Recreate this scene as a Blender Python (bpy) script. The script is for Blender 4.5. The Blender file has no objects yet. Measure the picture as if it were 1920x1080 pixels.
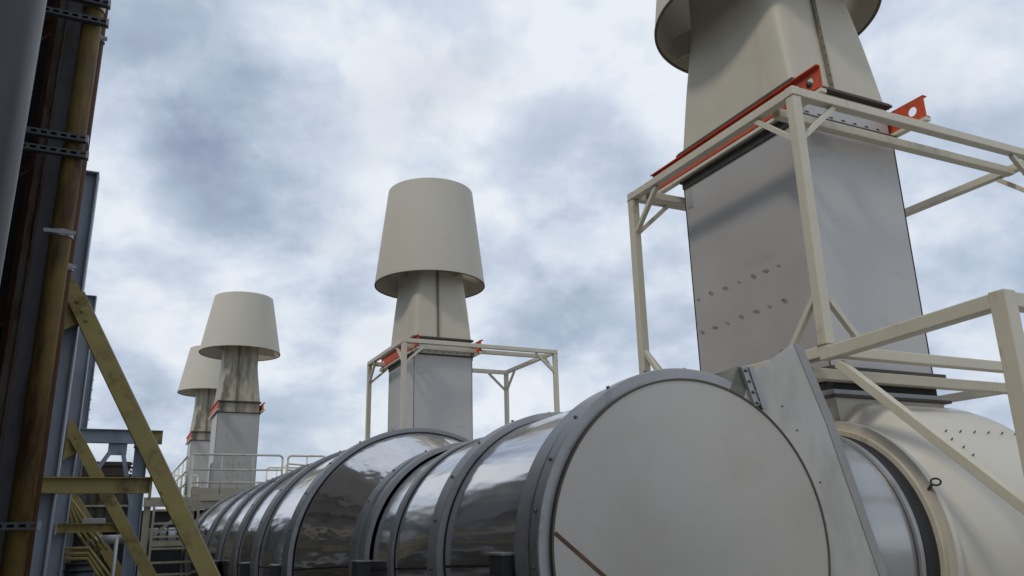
import bpy, bmesh, math, random
from mathutils import Vector, Matrix
random.seed(7)
S = bpy.context.scene
C = S.collection
R_ = math.radians
PI = math.pi

# ---------------------------------------------------------------- camera
# world: x across the duct, y along the duct (away), z up; the lens is at the origin, the yard 1.75 m below it
cam = bpy.data.cameras.new('camera')
cam.sensor_width = 36.0
cam.lens = 36.0 * 1512.0 / 1920.0
cam.clip_start = 0.05
cam.clip_end = 3000
co = bpy.data.objects.new('camera', cam)
C.objects.link(co)
rt = Vector((0.90442434, -0.42606962, -0.02193821))
up = Vector((-0.10202937, -0.26593607, 0.95857603))
bk = Vector((-0.41425429, -0.86472116, -0.28399067))
co.matrix_world = Matrix(((rt.x, up.x, bk.x, 0), (rt.y, up.y, bk.y, 0), (rt.z, up.z, bk.z, 0), (0, 0, 0, 1)))
S.camera = co

# ---------------------------------------------------------------- world, sun, exposure
SUN_DIR = Vector((1.0, 0.42, -1.25)).normalized()       # direction the light travels
elev = math.asin(-SUN_DIR.z)
az = math.atan2(-SUN_DIR.x, -SUN_DIR.y)                  # clockwise from +y
w = bpy.data.worlds.new('World'); S.world = w; w.use_nodes = True
nt = w.node_tree; nt.nodes.clear()
def N(t, **k):
    n = nt.nodes.new(t)
    for a, b in k.items(): setattr(n, a, b)
    return n
def lk(a, b): nt.links.new(a, b)
def mth(op, a, b=None, c=None, clamp=False):
    n = N('ShaderNodeMath', operation=op); n.use_clamp = clamp
    for i, v in enumerate((a, b, c)):
        if v is None: continue
        if isinstance(v, (int, float)): n.inputs[i].default_value = v
        else: lk(v, n.inputs[i])
    return n.outputs[0]
out = N('ShaderNodeOutputWorld'); bg = N('ShaderNodeBackground'); lk(bg.outputs[0], out.inputs[0])
bg.inputs[1].default_value = 0.1
sky = N('ShaderNodeTexSky', sky_type='NISHITA'); sky.sun_disc = False
sky.sun_elevation = elev; sky.sun_rotation = az; sky.air_density = 1.0; sky.dust_density = 1.5
tc = N('ShaderNodeTexCoord')
sep = N('ShaderNodeSeparateXYZ'); lk(tc.outputs['Generated'], sep.inputs[0])
zz = mth('ADD', mth('MAXIMUM', sep.outputs[2], 0.0), 0.50)
px = mth('DIVIDE', sep.outputs[0], zz); py = mth('DIVIDE', sep.outputs[1], zz)
cmb = N('ShaderNodeCombineXYZ'); lk(px, cmb.inputs[0]); lk(py, cmb.inputs[1])
def noise(scale, detail, rough, dist, off):
    m = N('ShaderNodeMapping'); m.inputs['Location'].default_value = off; lk(cmb.outputs[0], m.inputs[0])
    m.inputs['Rotation'].default_value = (0, 0, 0.35)
    n = N('ShaderNodeTexNoise'); n.inputs['Scale'].default_value = scale; n.inputs['Detail'].default_value = detail
    n.inputs['Roughness'].default_value = rough; n.inputs['Distortion'].default_value = dist
    lk(m.outputs[0], n.inputs['Vector']); return n.outputs['Fac']
nA = noise(2.6, 7, .5, .1, (3.1, 7.7, 0))
nB = noise(1.7, 5, .5, .05, (11.3, 2.2, 0))
nC = noise(5.0, 12, .56, .12, (5.0, 1.0, 0))
def blob(d, lo, hi, stretch=None):
    v = Vector(d).normalized()
    n = N('ShaderNodeVectorMath', operation='DOT_PRODUCT'); lk(tc.outputs['Generated'], n.inputs[0]); n.inputs[1].default_value = v
    m = N('ShaderNodeMapRange', interpolation_type='SMOOTHERSTEP'); lk(n.outputs['Value'], m.inputs[0])
    m.inputs[1].default_value = math.cos(R_(hi)); m.inputs[2].default_value = math.cos(R_(lo))
    return m.outputs[0]
DARK = [((0.119,0.953,0.448), 0, 9, .50), ((0.01,0.91,0.50), 0, 9, .22), ((0.477,0.791,0.420), 0, 7, .25),
        ((0.44,0.84,0.27), 0, 7, .25), ((0.12,0.96,0.22), 0, 12, .16), ((0.62,0.72,0.35), 0, 9, .1),
        ((0.93,0.36,0.25), 0, 12, .15)]
LITE = [((0.297,0.797,0.578), 0, 20, .16), ((0.13,0.95,0.31), 0, 13, .20), ((0.51,0.75,0.50), 0, 14, .08), ((0.35,0.9,0.2), 0, 10, .2)]
darkness = mth('MULTIPLY', mth('SUBTRACT', nB, .42), 1.2)
for d, lo, hi, k in DARK: darkness = mth('ADD', darkness, mth('MULTIPLY', blob(d, lo, hi), k))
for d, lo, hi, k in LITE: darkness = mth('SUBTRACT', darkness, mth('MULTIPLY', blob(d, lo, hi), k))
nD = noise(12.0, 9, .58, .25, (1.0, 4.0, 0))
shp = N('ShaderNodeMapRange', interpolation_type='SMOOTHSTEP'); lk(nC, shp.inputs[0]); shp.inputs[1].default_value = .36; shp.inputs[2].default_value = .66
darkness = mth('ADD', darkness, mth('MULTIPLY', mth('SUBTRACT', shp.outputs[0], .5), .42))
darkness = mth('ADD', darkness, mth('MULTIPLY', mth('SUBTRACT', nD, .5), .42))
darkness = mth('ADD', darkness, 0.20)
crm = N('ShaderNodeValToRGB'); lk(darkness, crm.inputs[0])
e = crm.color_ramp.elements
e[0].position = 0.0; e[0].color = (.82, .87, .93, 1)
e[1].position = 1.0; e[1].color = (.25, .30, .43, 1)
a = e.new(.28); a.color = (.62, .70, .82, 1)
a = e.new(.60); a.color = (.42, .50, .63, 1)
sc = N('ShaderNodeVectorMath', operation='SCALE'); lk(crm.outputs[0], sc.inputs[0]); sc.inputs['Scale'].default_value = 9.9
cov = N('ShaderNodeMapRange', interpolation_type='SMOOTHSTEP'); lk(nA, cov.inputs[0])
cov.inputs[1].default_value = .30; cov.inputs[2].default_value = .52; cov.inputs[3].default_value = .75
mx = N('ShaderNodeMix', data_type='RGBA'); lk(cov.outputs[0], mx.inputs[0]); lk(sky.outputs[0], mx.inputs[6]); lk(sc.outputs[0], mx.inputs[7])
lk(mx.outputs[2], bg.inputs[0])

sl = bpy.data.lights.new('sun', 'SUN'); sl.energy = 1.1; sl.angle = R_(7.0); sl.color = (1.0, .93, .82)
so = bpy.data.objects.new('sun', sl); C.objects.link(so)
so.rotation_mode = 'QUATERNION'; so.rotation_quaternion = SUN_DIR.to_track_quat('-Z', 'Y')
S.view_settings.view_transform = 'Standard'; S.view_settings.look = 'None'
S.view_settings.exposure = 0.0; S.view_settings.gamma = 1.0

# ---------------------------------------------------------------- materials
def mat(name, col, rough=.5, metal=0., var=.12, vscale=3., dirt=None, dirt_amt=0., dirt_scale=(1.5, 1.5, .5), bump=0., bscale=20., bstretch=(1,1,1), spec=.5, grain=.03, thresh=.55):
    m = bpy.data.materials.new(name); m.use_nodes = True
    t = m.node_tree; b = t.nodes['Principled BSDF']
    tcn = t.nodes.new('ShaderNodeTexCoord')
    def nz(scale, det, st=(1,1,1), off=(0,0,0), rgh=.6):
        mp = t.nodes.new('ShaderNodeMapping'); mp.inputs['Scale'].default_value = st; mp.inputs['Location'].default_value = off
        t.links.new(tcn.outputs['Object'], mp.inputs[0])
        n = t.nodes.new('ShaderNodeTexNoise'); n.inputs['Scale'].default_value = scale; n.inputs['Detail'].default_value = det
        n.inputs['Roughness'].default_value = rgh
        t.links.new(mp.outputs[0], n.inputs['Vector']); return n.outputs['Fac']
    def mr(src, a0, a1, b0, b1):
        r = t.nodes.new('ShaderNodeMapRange'); t.links.new(src, r.inputs[0])
        for i, v in enumerate((a0, a1, b0, b1)): r.inputs[i+1].default_value = v
        return r.outputs[0]
    hs = t.nodes.new('ShaderNodeHueSaturation'); hs.inputs['Color'].default_value = (*col, 1)
    n1 = nz(vscale, 6)
    t.links.new(mr(n1, .3, .7, 1-var, 1+var), hs.inputs['Value'])
    last = hs.outputs[0]
    if grain:
        n3 = nz(90, 3)
        h3 = t.nodes.new('ShaderNodeHueSaturation'); t.links.new(last, h3.inputs['Color'])
        t.links.new(mr(n3, .3, .7, 1-grain, 1+grain), h3.inputs['Value']); last = h3.outputs[0]
    if dirt:
        n2 = nz(1.0, 8, dirt_scale, (4.3, 1.2, 8.8), .68)
        f = mr(n2, thresh, thresh+.16, 0, dirt_amt)
        x = t.nodes.new('ShaderNodeMix'); x.data_type = 'RGBA'; t.links.new(f, x.inputs[0]); t.links.new(last, x.inputs[6])
        x.inputs[7].default_value = (*dirt, 1); last = x.outputs[2]
    t.links.new(last, b.inputs['Base Color'])
    b.inputs['Metallic'].default_value = metal
    b.inputs['Specular IOR Level'].default_value = spec
    t.links.new(mr(n1, .3, .7, max(0, rough*.85), min(1, rough*1.15)), b.inputs['Roughness'])
    if bump:
        bp = t.nodes.new('ShaderNodeBump'); bp.inputs['Strength'].default_value = 1.0; bp.inputs['Distance'].default_value = bump
        t.links.new(nz(bscale, 3, bstretch, (1.7, 9.1, 3.3), .5), bp.inputs['Height']); t.links.new(bp.outputs[0], b.inputs['Normal'])
    return m
RUST = (.16, .06, .022)
M = {}
M['cream'] = mat('cream_paint', (.42, .395, .335), .42, var=.06, dirt=(.22,.17,.10), dirt_amt=.45, dirt_scale=(2.5,2.5,.5), bump=.004, bscale=2.5)
M['cap'] = mat('cap_paint', (.51, .475, .40), .7, var=.035, vscale=1.2, dirt=(.40,.36,.28), dirt_amt=.3, dirt_scale=(2,2,.35), bump=.006, bscale=1.5, thresh=.6)
M['neck'] = mat('neck_paint', (.52, .48, .385), .6, var=.06, dirt=(.38,.33,.24), dirt_amt=.4, dirt_scale=(2,2,.5), bump=.006, bscale=1.5, thresh=.58)
M['neck_old'] = mat('weathered_neck_paint', (.38, .35, .26), .55, var=.12, dirt=(.07,.06,.045), dirt_amt=.8, dirt_scale=(3,3,.3), bump=.006, bscale=1.5, thresh=.48)
M['frame'] = mat('frame_paint', (.58, .54, .43), .45, var=.06, vscale=2, dirt=(.26,.17,.07), dirt_amt=.7, dirt_scale=(5,5,2), thresh=.6)
M['box'] = mat('galvanised_cladding', (.47, .455, .44), .42, metal=.2, var=.05, vscale=1.1, dirt=(.2,.2,.21), dirt_amt=.4, dirt_scale=(1.2,1.2,3), bump=.012, bscale=1.1, thresh=.6)
M['box_old'] = mat('weathered_cladding', (.42, .41, .395), .5, metal=.1, var=.08, vscale=1.5, dirt=(.10,.09,.075), dirt_amt=.6, dirt_scale=(3,3,.6), bump=.01, bscale=1.2, thresh=.6)
M['dent'] = mat('scuffed_metal', (.27, .27, .275), .45, metal=.4, var=.5, vscale=30)
M['red'] = mat('red_primer', (.55, .075, .022), .6, var=.25, vscale=6, dirt=(.16,.035,.02), dirt_amt=.9, dirt_scale=(4,4,4))
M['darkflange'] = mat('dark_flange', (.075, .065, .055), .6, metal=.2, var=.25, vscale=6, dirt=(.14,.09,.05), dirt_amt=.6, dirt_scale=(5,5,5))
M['seam'] = mat('dark_seam', (.025, .023, .022), .7, var=.2)
M['steel'] = mat('stainless_cladding', (.66, .64, .64), .14, metal=1.0, var=.05, vscale=1.5, bump=.030, bscale=1.7, bstretch=(1.6, .28, 1.6), grain=.01, dirt=(.30,.30,.30), dirt_amt=.5, dirt_scale=(2,2,2), thresh=.6)
M['band'] = mat('dull_band_metal', (.38, .38, .385), .45, metal=.35, var=.14, vscale=3, dirt=(.10,.095,.09), dirt_amt=.5, dirt_scale=(3,3,3))
M['bandlite'] = mat('galvanised_band', (.36, .36, .37), .42, metal=.5, var=.08, vscale=3, dirt=(.16,.15,.14), dirt_amt=.4, dirt_scale=(3,3,3))
M['disc'] = mat('end_cap_metal', (.46, .435, .395), .36, metal=.3, var=.05, vscale=.9, bump=.008, bscale=1.2, dirt=(.38,.34,.28), dirt_amt=.4, dirt_scale=(1.1,1.1,.6), thresh=.5)
M['plate'] = mat('side_plate_metal', (.49, .47, .435), .33, metal=.4, var=.06, vscale=1.3, bump=.008, bscale=1.3, dirt=(.2,.2,.2), dirt_amt=.4, dirt_scale=(1.5,1.5,.7))
M['white'] = mat('housing_paint', (.56, .525, .45), .34, var=.04, vscale=1.2, dirt=(.30,.23,.14), dirt_amt=.35, dirt_scale=(1.5,1.5,.8), bump=.006, bscale=1.4)
M['rubber'] = mat('black_rubber', (.018, .018, .02), .6, var=.2)
M['rust'] = mat('rusty_steel', (.075, .032, .018), .75, var=.4, vscale=5, dirt=(.05,.03,.02), dirt_amt=.8, dirt_scale=(6,6,2), bump=.004, bscale=30, spec=.2)
M['conduit'] = mat('ochre_conduit', (.150, .100, .030), .6, var=.35, vscale=3, dirt=(.045,.018,.010), dirt_amt=1, dirt_scale=(5,5,.8), bump=.002, bscale=30, spec=.25, thresh=.47)
M['conduit2'] = mat('rusty_conduit', (.10, .045, .022), .65, var=.3, vscale=4, dirt=(.05,.025,.015), dirt_amt=.9, dirt_scale=(6,6,1.5), spec=.2, thresh=.5)
M['bluegrey'] = mat('blue_grey_paint', (.30, .345, .41), .5, var=.12, vscale=2, dirt=(.08,.08,.08), dirt_amt=.5, dirt_scale=(4,4,.6), spec=.35)
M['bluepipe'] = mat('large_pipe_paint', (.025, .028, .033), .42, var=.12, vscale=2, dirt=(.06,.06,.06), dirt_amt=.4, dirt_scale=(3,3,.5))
M['greyrust'] = mat('rust_streaked_grey', (.13, .13, .14), .6, var=.15, vscale=3, dirt=(.07,.028,.018), dirt_amt=1, dirt_scale=(9,9,1.3), thresh=.56, spec=.25)
M['strut'] = mat('strut_channel', (.09, .095, .105), .55, metal=.4, var=.12, vscale=8)
M['yellow'] = mat('olive_yellow_paint', (.36, .285, .10), .5, var=.15, vscale=3, dirt=(.09,.045,.02), dirt_amt=.8, dirt_scale=(3,3,3), thresh=.52, spec=.35)
M['beige'] = mat('beige_steel_paint', (.50, .45, .33), .5, var=.1, vscale=2, dirt=(.17,.09,.04), dirt_amt=.8, dirt_scale=(3,3,3), thresh=.56)
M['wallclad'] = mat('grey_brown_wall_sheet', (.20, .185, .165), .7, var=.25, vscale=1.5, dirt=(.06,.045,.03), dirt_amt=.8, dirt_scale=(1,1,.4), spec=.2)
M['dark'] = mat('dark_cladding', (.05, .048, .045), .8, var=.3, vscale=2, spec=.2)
M['olivecor'] = mat('rusty_corrugated_sheet', (.10, .098, .075), .65, var=.2, vscale=2, dirt=(.10,.05,.025), dirt_amt=.9, dirt_scale=(2,2,4), thresh=.5, spec=.2)
M['palepipe'] = mat('pale_pipe', (.5, .5, .48), .4, metal=.3, var=.1)
M['concrete'] = mat('yard_concrete', (.30, .28, .25), .9, var=.25, vscale=.6, dirt=(.07,.065,.055), dirt_amt=.7, dirt_scale=(.5,.5,.5), bump=.01, bscale=15)

# ---------------------------------------------------------------- mesh builder
class MB:
    def __init__(s): s.v = []; s.f = []; s.sm = []
    def add(s, vs, fs, smooth=False):
        o = len(s.v); s.v += [Vector(p) for p in vs]
        for f in fs: s.f.append([i+o for i in f]); s.sm.append(smooth)
        return s
    def box(s, x0, x1, y0, y1, z0, z1):
        vs = [(x, y, z) for x in (x0, x1) for y in (y0, y1) for z in (z0, z1)]
        return s.add(vs, [(0,1,3,2),(4,6,7,5),(0,4,5,1),(2,3,7,6),(0,2,6,4),(1,5,7,3)])
    def sweep(s, prof, p, q, upv=(0,0,1), smooth=False):
        """prof: 2D polygon (a across, b up) extruded from p to q"""
        p = Vector(p); q = Vector(q); d = (q-p).normalized(); u = Vector(upv)
        a = d.cross(u).normalized(); b = a.cross(d).normalized(); n = len(prof)
        vs = [p+a*x+b*y for x, y in prof]+[q+a*x+b*y for x, y in prof]
        fs = [(i, (i+1) % n, n+(i+1) % n, n+i) for i in range(n)]
        s.add(vs, fs, smooth)
        o = len(s.v)-2*n
        s.f.append([o+i for i in reversed(range(n))]); s.sm.append(False)
        s.f.append([o+n+i for i in range(n)]); s.sm.append(False)
        return s
    def bar(s, p, q, w, h, upv=(0,0,1)):
        w /= 2; h /= 2
        return s.sweep([(-w,-h),(w,-h),(w,h),(-w,h)], p, q, upv)
    def ibeam(s, p, q, w, h, t=.012, upv=(0,0,1)):
        w /= 2; h /= 2; e = t/2
        pr = [(-w,-h),(w,-h),(w,-h+t),(e,-h+t),(e,h-t),(w,h-t),(w,h),(-w,h),(-w,h-t),(-e,h-t),(-e,-h+t),(-w,-h+t)]
        return s.sweep(pr, p, q, upv)
    def chan(s, p, q, w, h, t=.01, upv=(0,0,1)):
        """C section: web at a=0, flanges to a=w"""
        h /= 2
        pr = [(0,-h),(w,-h),(w,-h+t),(t,-h+t),(t,h-t),(w,h-t),(w,h),(0,h)]
        if w < 0: pr = [(0,-h),(w,-h),(w,-h+t),(-t,-h+t),(-t,h-t),(w,h-t),(w,h),(0,h)][::-1]
        return s.sweep(pr, p, q, upv)
    def cyl(s, p, q, r, n=20):
        pr = [(r*math.cos(2*PI*i/n), r*math.sin(2*PI*i/n)) for i in range(n)]
        d = (Vector(q)-Vector(p)).normalized()
        return s.sweep(pr, p, q, (0,1,0) if abs(d.z) > .9 else (0,0,1), True)
    def path(s, pts, r, n=10):
        for a, b in zip(pts, pts[1:]): s.cyl(a, b, r, n)
        for a in pts[1:-1]: s.ball(a, r, n)
        return s
    def ball(s, c, r, n=8):
        c = Vector(c); k = max(4, n//2)
        vs = [c+Vector((r*math.sin(PI*j/k)*math.cos(2*PI*i/n), r*math.sin(PI*j/k)*math.sin(2*PI*i/n), r*math.cos(PI*j/k))) for j in range(k+1) for i in range(n)]
        return s.add(vs, [(j*n+i, (j+1)*n+i, (j+1)*n+(i+1) % n, j*n+(i+1) % n) for j in range(k) for i in range(n)], True)
    def loft(s, rings, closed=False, smooth=True):
        n = len(rings[0]); o = []
        vs = [p for r in rings for p in r]
        m = len(rings)
        fs = [(j*n+i, j*n+(i+1) % n, ((j+1) % m)*n+(i+1) % n, ((j+1) % m)*n+i) for j in range(m if closed else m-1) for i in range(n)]
        return s.add(vs, fs, smooth)
    def each(s, name, m, parent=None, bevel=0.):
        # one object per separate piece
        par = list(range(len(s.v)))
        def fd(i):
            while par[i] != i: par[i] = par[par[i]]; i = par[i]
            return i
        for f in s.f:
            for i in f[1:]: par[fd(i)] = fd(f[0])
        grp = {}
        for k, f in enumerate(s.f): grp.setdefault(fd(f[0]), []).append(k)
        res = []
        for ks in grp.values():
            ids = sorted({i for k in ks for i in s.f[k]}); mp = {v: j for j, v in enumerate(ids)}
            q = MB(); q.v = [s.v[i] for i in ids]; q.f = [[mp[i] for i in s.f[k]] for k in ks]; q.sm = [s.sm[k] for k in ks]
            res.append(q.build(name, m, parent, bevel))
        return res
    def build(s, name, m, parent=None, bevel=0., auto=None, kind=None):
        me = bpy.data.meshes.new(name)
        off = Vector((0,0,0)); p = parent
        while p is not None: off += Vector(p.location); p = p.parent
        me.from_pydata([v-off for v in s.v], [], s.f); me.update()
        me.polygons.foreach_set('use_smooth', s.sm)
        bm = bmesh.new(); bm.from_mesh(me)
        bmesh.ops.remove_doubles(bm, verts=bm.verts, dist=1e-5)
        bmesh.ops.recalc_face_normals(bm, faces=bm.faces)
        bm.to_mesh(me); bm.free()
        if auto is not None: me.set_sharp_from_angle(angle=R_(auto))
        me.materials.append(m)
        o = bpy.data.objects.new(name, me); C.objects.link(o); o.parent = parent
        if bevel:
            b = o.modifiers.new('edge', 'BEVEL'); b.width = bevel; b.segments = 2; b.limit_method = 'ANGLE'; b.angle_limit = R_(40)
        return o
def ringY(cx, cz, r, y, n=128): return [(cx+r*math.cos(2*PI*i/n), y, cz+r*math.sin(2*PI*i/n)) for i in range(n)]
def ringX(x, cy, cz, r, n=96, rz=None): return [(x, cy+r*math.cos(2*PI*i/n), cz+(rz or r)*math.sin(2*PI*i/n)) for i in range(n)]
def ringZ(cx, cy, r, z, n=96): return [(cx+r*math.cos(2*PI*i/n), cy+r*math.sin(2*PI*i/n), z) for i in range(n)]
def tag(o, label, cat, group=None):
    o['label'] = label; o['category'] = cat
    if group: o['group'] = group
    return o
def thing(name, label, cat, loc=(0,0,0), group=None):
    o = bpy.data.objects.new(name, None); C.objects.link(o); o.location = loc; o.empty_display_size = .2
    return tag(o, label, cat, group)
def dup(root, loc, label, scale=None):
    def cp(o, par):
        c = o.copy(); C.objects.link(c); c.parent = par
        for ch in [k for k in bpy.data.objects if k.parent == o]: cp(ch, c)
        return c
    r = cp(root, None); r.location = loc; r['label'] = label
    if scale: r.scale = (scale,)*3
    return r

G = -1.75
# ---------------------------------------------------------------- ground
g = MB().add([(-600,-600,G),(600,-600,G),(600,900,G),(-600,900,G)], [(0,1,2,3)]).build('ground', M['concrete'])
g['kind'] = 'structure'

# ---------------------------------------------------------------- exhaust stacks
W, D = 1.38, 1.875
def make_stack(x0, y0, kind, label):
    new = kind == 'A'
    t = thing('exhaust_stack', label, 'exhaust stack', (x0, y0, 0), 'exhaust stacks with tapered caps')
    X = lambda a: x0+a
    Y = lambda a: y0+a
    cladding = M['box'] if new else M['box_old']
    zb = 1.36 if new else -1.0
    b = MB().box(X(0), X(W), Y(0), Y(D), zb, 3.96)
    b.build('cladding_box', cladding, t, bevel=.012)
    # corner seams: thin folded strips proud of the cladding
    s = MB()
    for (a, c) in ((0,0),(W,0),(0,D),(W,D)):
        s.box(X(a)-.004, X(a)+.004, Y(c)-.004, Y(c)+.004, zb, 3.95)
    s.each('corner_seam', M['seam'], t)
    if new:
        d = MB()
        for k, (yy, zz_) in enumerate([(1.793,2.475),(1.569,2.492),(1.32,2.486),(1.09,2.488),(.862,2.489),(.676,2.492),(.489,2.494),
                          (1.78,2.085),(1.561,2.092),(1.335,2.088),(1.114,2.107),(.881,2.108),(.682,2.109),(.47,2.12)]):
            a = .034+.010*((k*7) % 3); q = .013+.005*((k*5) % 3)
            y_ = Y(yy); x_ = X(0)-.0025
            d.add([(x_, y_-a, zz_-q*.9), (x_-.003, y_-a*.2, zz_-q*1.1), (x_, y_+a*.7, zz_-q*.1), (x_, y_+a, zz_+q*.7), (x_-.003, y_+a*.1, zz_+q), (x_, y_-a*.6, zz_+q*.3)], [(0,1,2,3,4,5)])
        d.each('dent', M['dent'], t)
        lp = MB().box(X(0)-.006, X(0)+.01, Y(1.74), Y(1.83), 3.62, 3.86)
        lp.build('tag_plate', M['cladplate'], t, bevel=.002)
    else:
        # patched strips and fixing slots on the camera side
        d = MB()
        for i, xx in enumerate((.45, .62, .80, .95)):
            for k in range(5):
                zc = 2.2-.22*k+.03*((i*k) % 3)
                d.box(X(xx), X(xx)+.022, Y(0)-.006, Y(0)+.01, zc, zc+(.06 if (i+k) % 2 else .10))
        d.each('fixing_slot', M['dent'], t)
        d = MB().box(X(0)-.012, X(0)+.01, Y(.25), Y(1.1), 1.0, 2.3)
        d.build('weathered_side_panel', M['greyrust'], t)
    # top angle (dark), white collar, flange plate
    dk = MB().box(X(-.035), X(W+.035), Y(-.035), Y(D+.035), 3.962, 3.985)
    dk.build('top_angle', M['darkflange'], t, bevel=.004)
    db = MB()
    for c in (0., D): 
        sgn = -1 if c == 0 else 1
    for xx, ww in ((-.018, .02), (W-.002, .02)): db.box(X(xx), X(xx+ww), Y(-.01), Y(D+.01), 3.885, 3.961)  # dark side strips stand in for the shade under the ledge
    if new: db.each('side_shade_strip', M['ledgeshade'], t, bevel=.003)
    col = MB().box(X(.015), X(W-.015), Y(.015), Y(D-.015), 3.986, 4.325)
    if new: 
        for k in range(7):
            pass
        cobj = col.build('collar', M['box'], t, bevel=.006)
        sl_ = MB()
        for k in range(7): sl_.box(X(.15+.17*k), X(.15+.17*k)+.045, Y(.010), Y(.02), 4.035, 4.047)
        sl_.each('slot', M['seam'], cobj)
    else:
        cobj = col.build('collar', M['neck_old'], t, bevel=.006)
    fl = MB().box(X(-.045), X(W+.03), Y(-.05), Y(D+.05), 4.327, 4.352).box(X(-.03), X(W+.015), Y(-.035), Y(D+.035), 4.354, 4.372)
    fo = fl.build('flange_plate', M['darkflange'], t, bevel=.003)
    bl = MB()
    for k in range(13):
        bl.cyl((X(.02+k*.111), Y(-.040), 4.32), (X(.02+k*.111), Y(-.040), 4.360), .007, 6)
    for k in range(17):
        for xx in (-.037, W+.022): bl.cyl((X(xx), Y(k*.117), 4.32), (X(xx), Y(k*.117), 4.360), .007, 6)
    bl.each('bolt', M['darkflange'], fo)
    # red lifting channels lying along both sides, on pale seats
    for sx, xx in ((-1, -.030), (1, W+.06)):
        hh = .115
        yA, yB = -.40, 2.44
        bw = MB()
        x_ = X(xx)
        # web with round holes near both ends, flanges outward
        def web(ya, yb):
            n = 20; r = .052; yc = (ya+yb)/2; zc = 4.175
            cor = [(ya, 4.06), (yb, 4.06), (yb, 4.29), (ya, 4.29)]
            ou = []
            for i in range(n*2):
                an = 2*PI*i/(n*2)+PI*1.25
                c_, s_ = math.cos(an), math.sin(an); k = min((yb-ya)/2/max(abs(c_), 1e-6), hh/max(abs(s_), 1e-6))
                ou.append((yc+c_*k, zc+s_*k))
            inn = [(yc+r*math.cos(2*PI*i/(n*2)+PI*1.25), zc+r*math.sin(2*PI*i/(n*2)+PI*1.25)) for i in range(n*2)]
            m_ = n*2
            vs = [(x_-.004, Y(a), z) for a, z in ou]+[(x_-.004, Y(a), z) for a, z in inn]+[(x_+.004, Y(a), z) for a, z in ou]+[(x_+.004, Y(a), z) for a, z in inn]
            fs = []
            for i in range(m_):
                j = (i+1) % m_
                fs += [(i, j, m_+j, m_+i), (2*m_+i, 3*m_+i, 3*m_+j, 2*m_+j), (m_+i, m_+j, 3*m_+j, 3*m_+i)]
            bw.add(vs, fs)
            bw.box(x_-.004, x_+.004, Y(ya), Y(ya)+.001, 4.06, 4.29)
        web(yA, yA+.30)
        web(yB-.30, yB)
        bw.box(x_-.004, x_+.004, Y(yA+.301), Y(yB-.301), 4.06, 4.29)
        xa, xb = (x_-.045, x_+.004) if sx < 0 else (x_-.004, x_+.06)
        bw.box(xa, xb, Y(yA), Y(yB), 4.291, 4.301)
        bw.box(xa, xb, Y(yA), Y(yB), 4.049, 4.059)
        bw.build('lifting_beam', M['red'], t)
        st = MB().box(x_-.05, x_+.028, Y(yA-.02), Y(yB+.02), 3.990, 4.030)
        st.build('beam_seat', M['frame'], t, bevel=.003)
    # rectangular to round neck
    r = .64 if new else .60; ry = .80 if new else .72
    cx, cy = X(W/2), Y(D/2)
    zt = 6.05 if new else 5.7
    zb2 = 4.373
    def sq(hx, hy, ex, z, n=128):
        o = []
        for i in range(n):
            an = 2*PI*(i+.5)/n; c_, s_ = math.cos(an), math.sin(an)
            o.append((cx+hx*math.copysign(abs(c_)**(2/ex), c_), cy+hy*math.copysign(abs(s_)**(2/ex), s_), z))
        return o
    mb = MB(); K = 12; rg = []
    for k in range(K+1):
        u = k/K; e_ = u*.6+.4*(1-(1-u)**2)
        rg.append(sq(W/2+(r-W/2)*e_, D/2+(ry-D/2)*e_, 24*(1-u)**2+4.6, zb2+(zt-zb2)*u))
    rg += [sq(r, ry, 4.6, zt+.9), sq(r-.02, ry-.02, 4.6, zt+.9), sq(r-.02, ry-.02, 4.6, zt)]
    mb.loft(rg)
    nk = mb.build('neck', M['neck'] if new else M['neck_old'], t, auto=28)
    # stitched seam strips up the neck (camera side and left side)
    for base, ang, tq in (((X(.56), Y(0)), R_(270), (-.10, -ry)), ((X(W), Y(D/2)), 0.0, (r, 0))):
        tp = Vector((cx+tq[0], cy+tq[1], zt))
        bs = Vector((base[0], base[1], zb2))
        nrm = Vector((math.cos(ang), math.sin(ang), .08))
        sm = MB().bar(bs+nrm*.010, tp+nrm*.016, .045, .022, nrm)
        sm.bar(tp+nrm*.016, tp+nrm*.016+Vector((0,0,.8)), .045, .022, nrm)
        so_ = sm.build('neck_seam', M['seamstrip'], t)
        rv = MB()
        for k in range(14):
            p = bs.lerp(tp, (k+.5)/14)+nrm*.020
            rv.cyl(p, p+nrm*.012, .008, 6)
        rv.each('rivet', M['darkflange'], so_)
    # cap: open tapered shell with inner wall, hung on radial struts
    rb, rt_, z0, z1 = (1.32, 1.04, 5.84, 8.23) if new else (1.40, 1.03, 6.22, 8.27)
    cp = MB()
    n = 128; K = 8
    prof = [(rb+(rt_-rb)*k/K, z0+(z1-z0)*k/K) for k in range(K+1)]
    inner = [(a-.022, z) for a, z in prof][::-1]
    cp.loft([ringZ(cx, cy, a, z, n) for a, z in prof+inner], closed=True)
    co_ = cp.build('cap', M['cap'], t, auto=35)
    rm = MB()
    rr = [(rb+.004, z0-.012), (rb+.004, z0+.006), (rb-.028, z0+.006), (rb-.028, z0-.012)]
    rm.loft([ringZ(cx, cy, a, z, n) for a, z in rr], closed=True, smooth=False)
    rm.build('rim', M['rimdark'], co_, auto=30)
    for k in range(4):
        an = R_(200+90*k); u = Vector((math.cos(an), math.sin(an), 0))
        c_ = Vector((cx, cy, 0))
        MB().bar(c_+u*(r-.03)+Vector((0,0,z0+.22)), c_+u*(rb-.06)+Vector((0,0,z0+.22)), .012, .34).build('cap_strut', M['neck'], t)
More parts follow.
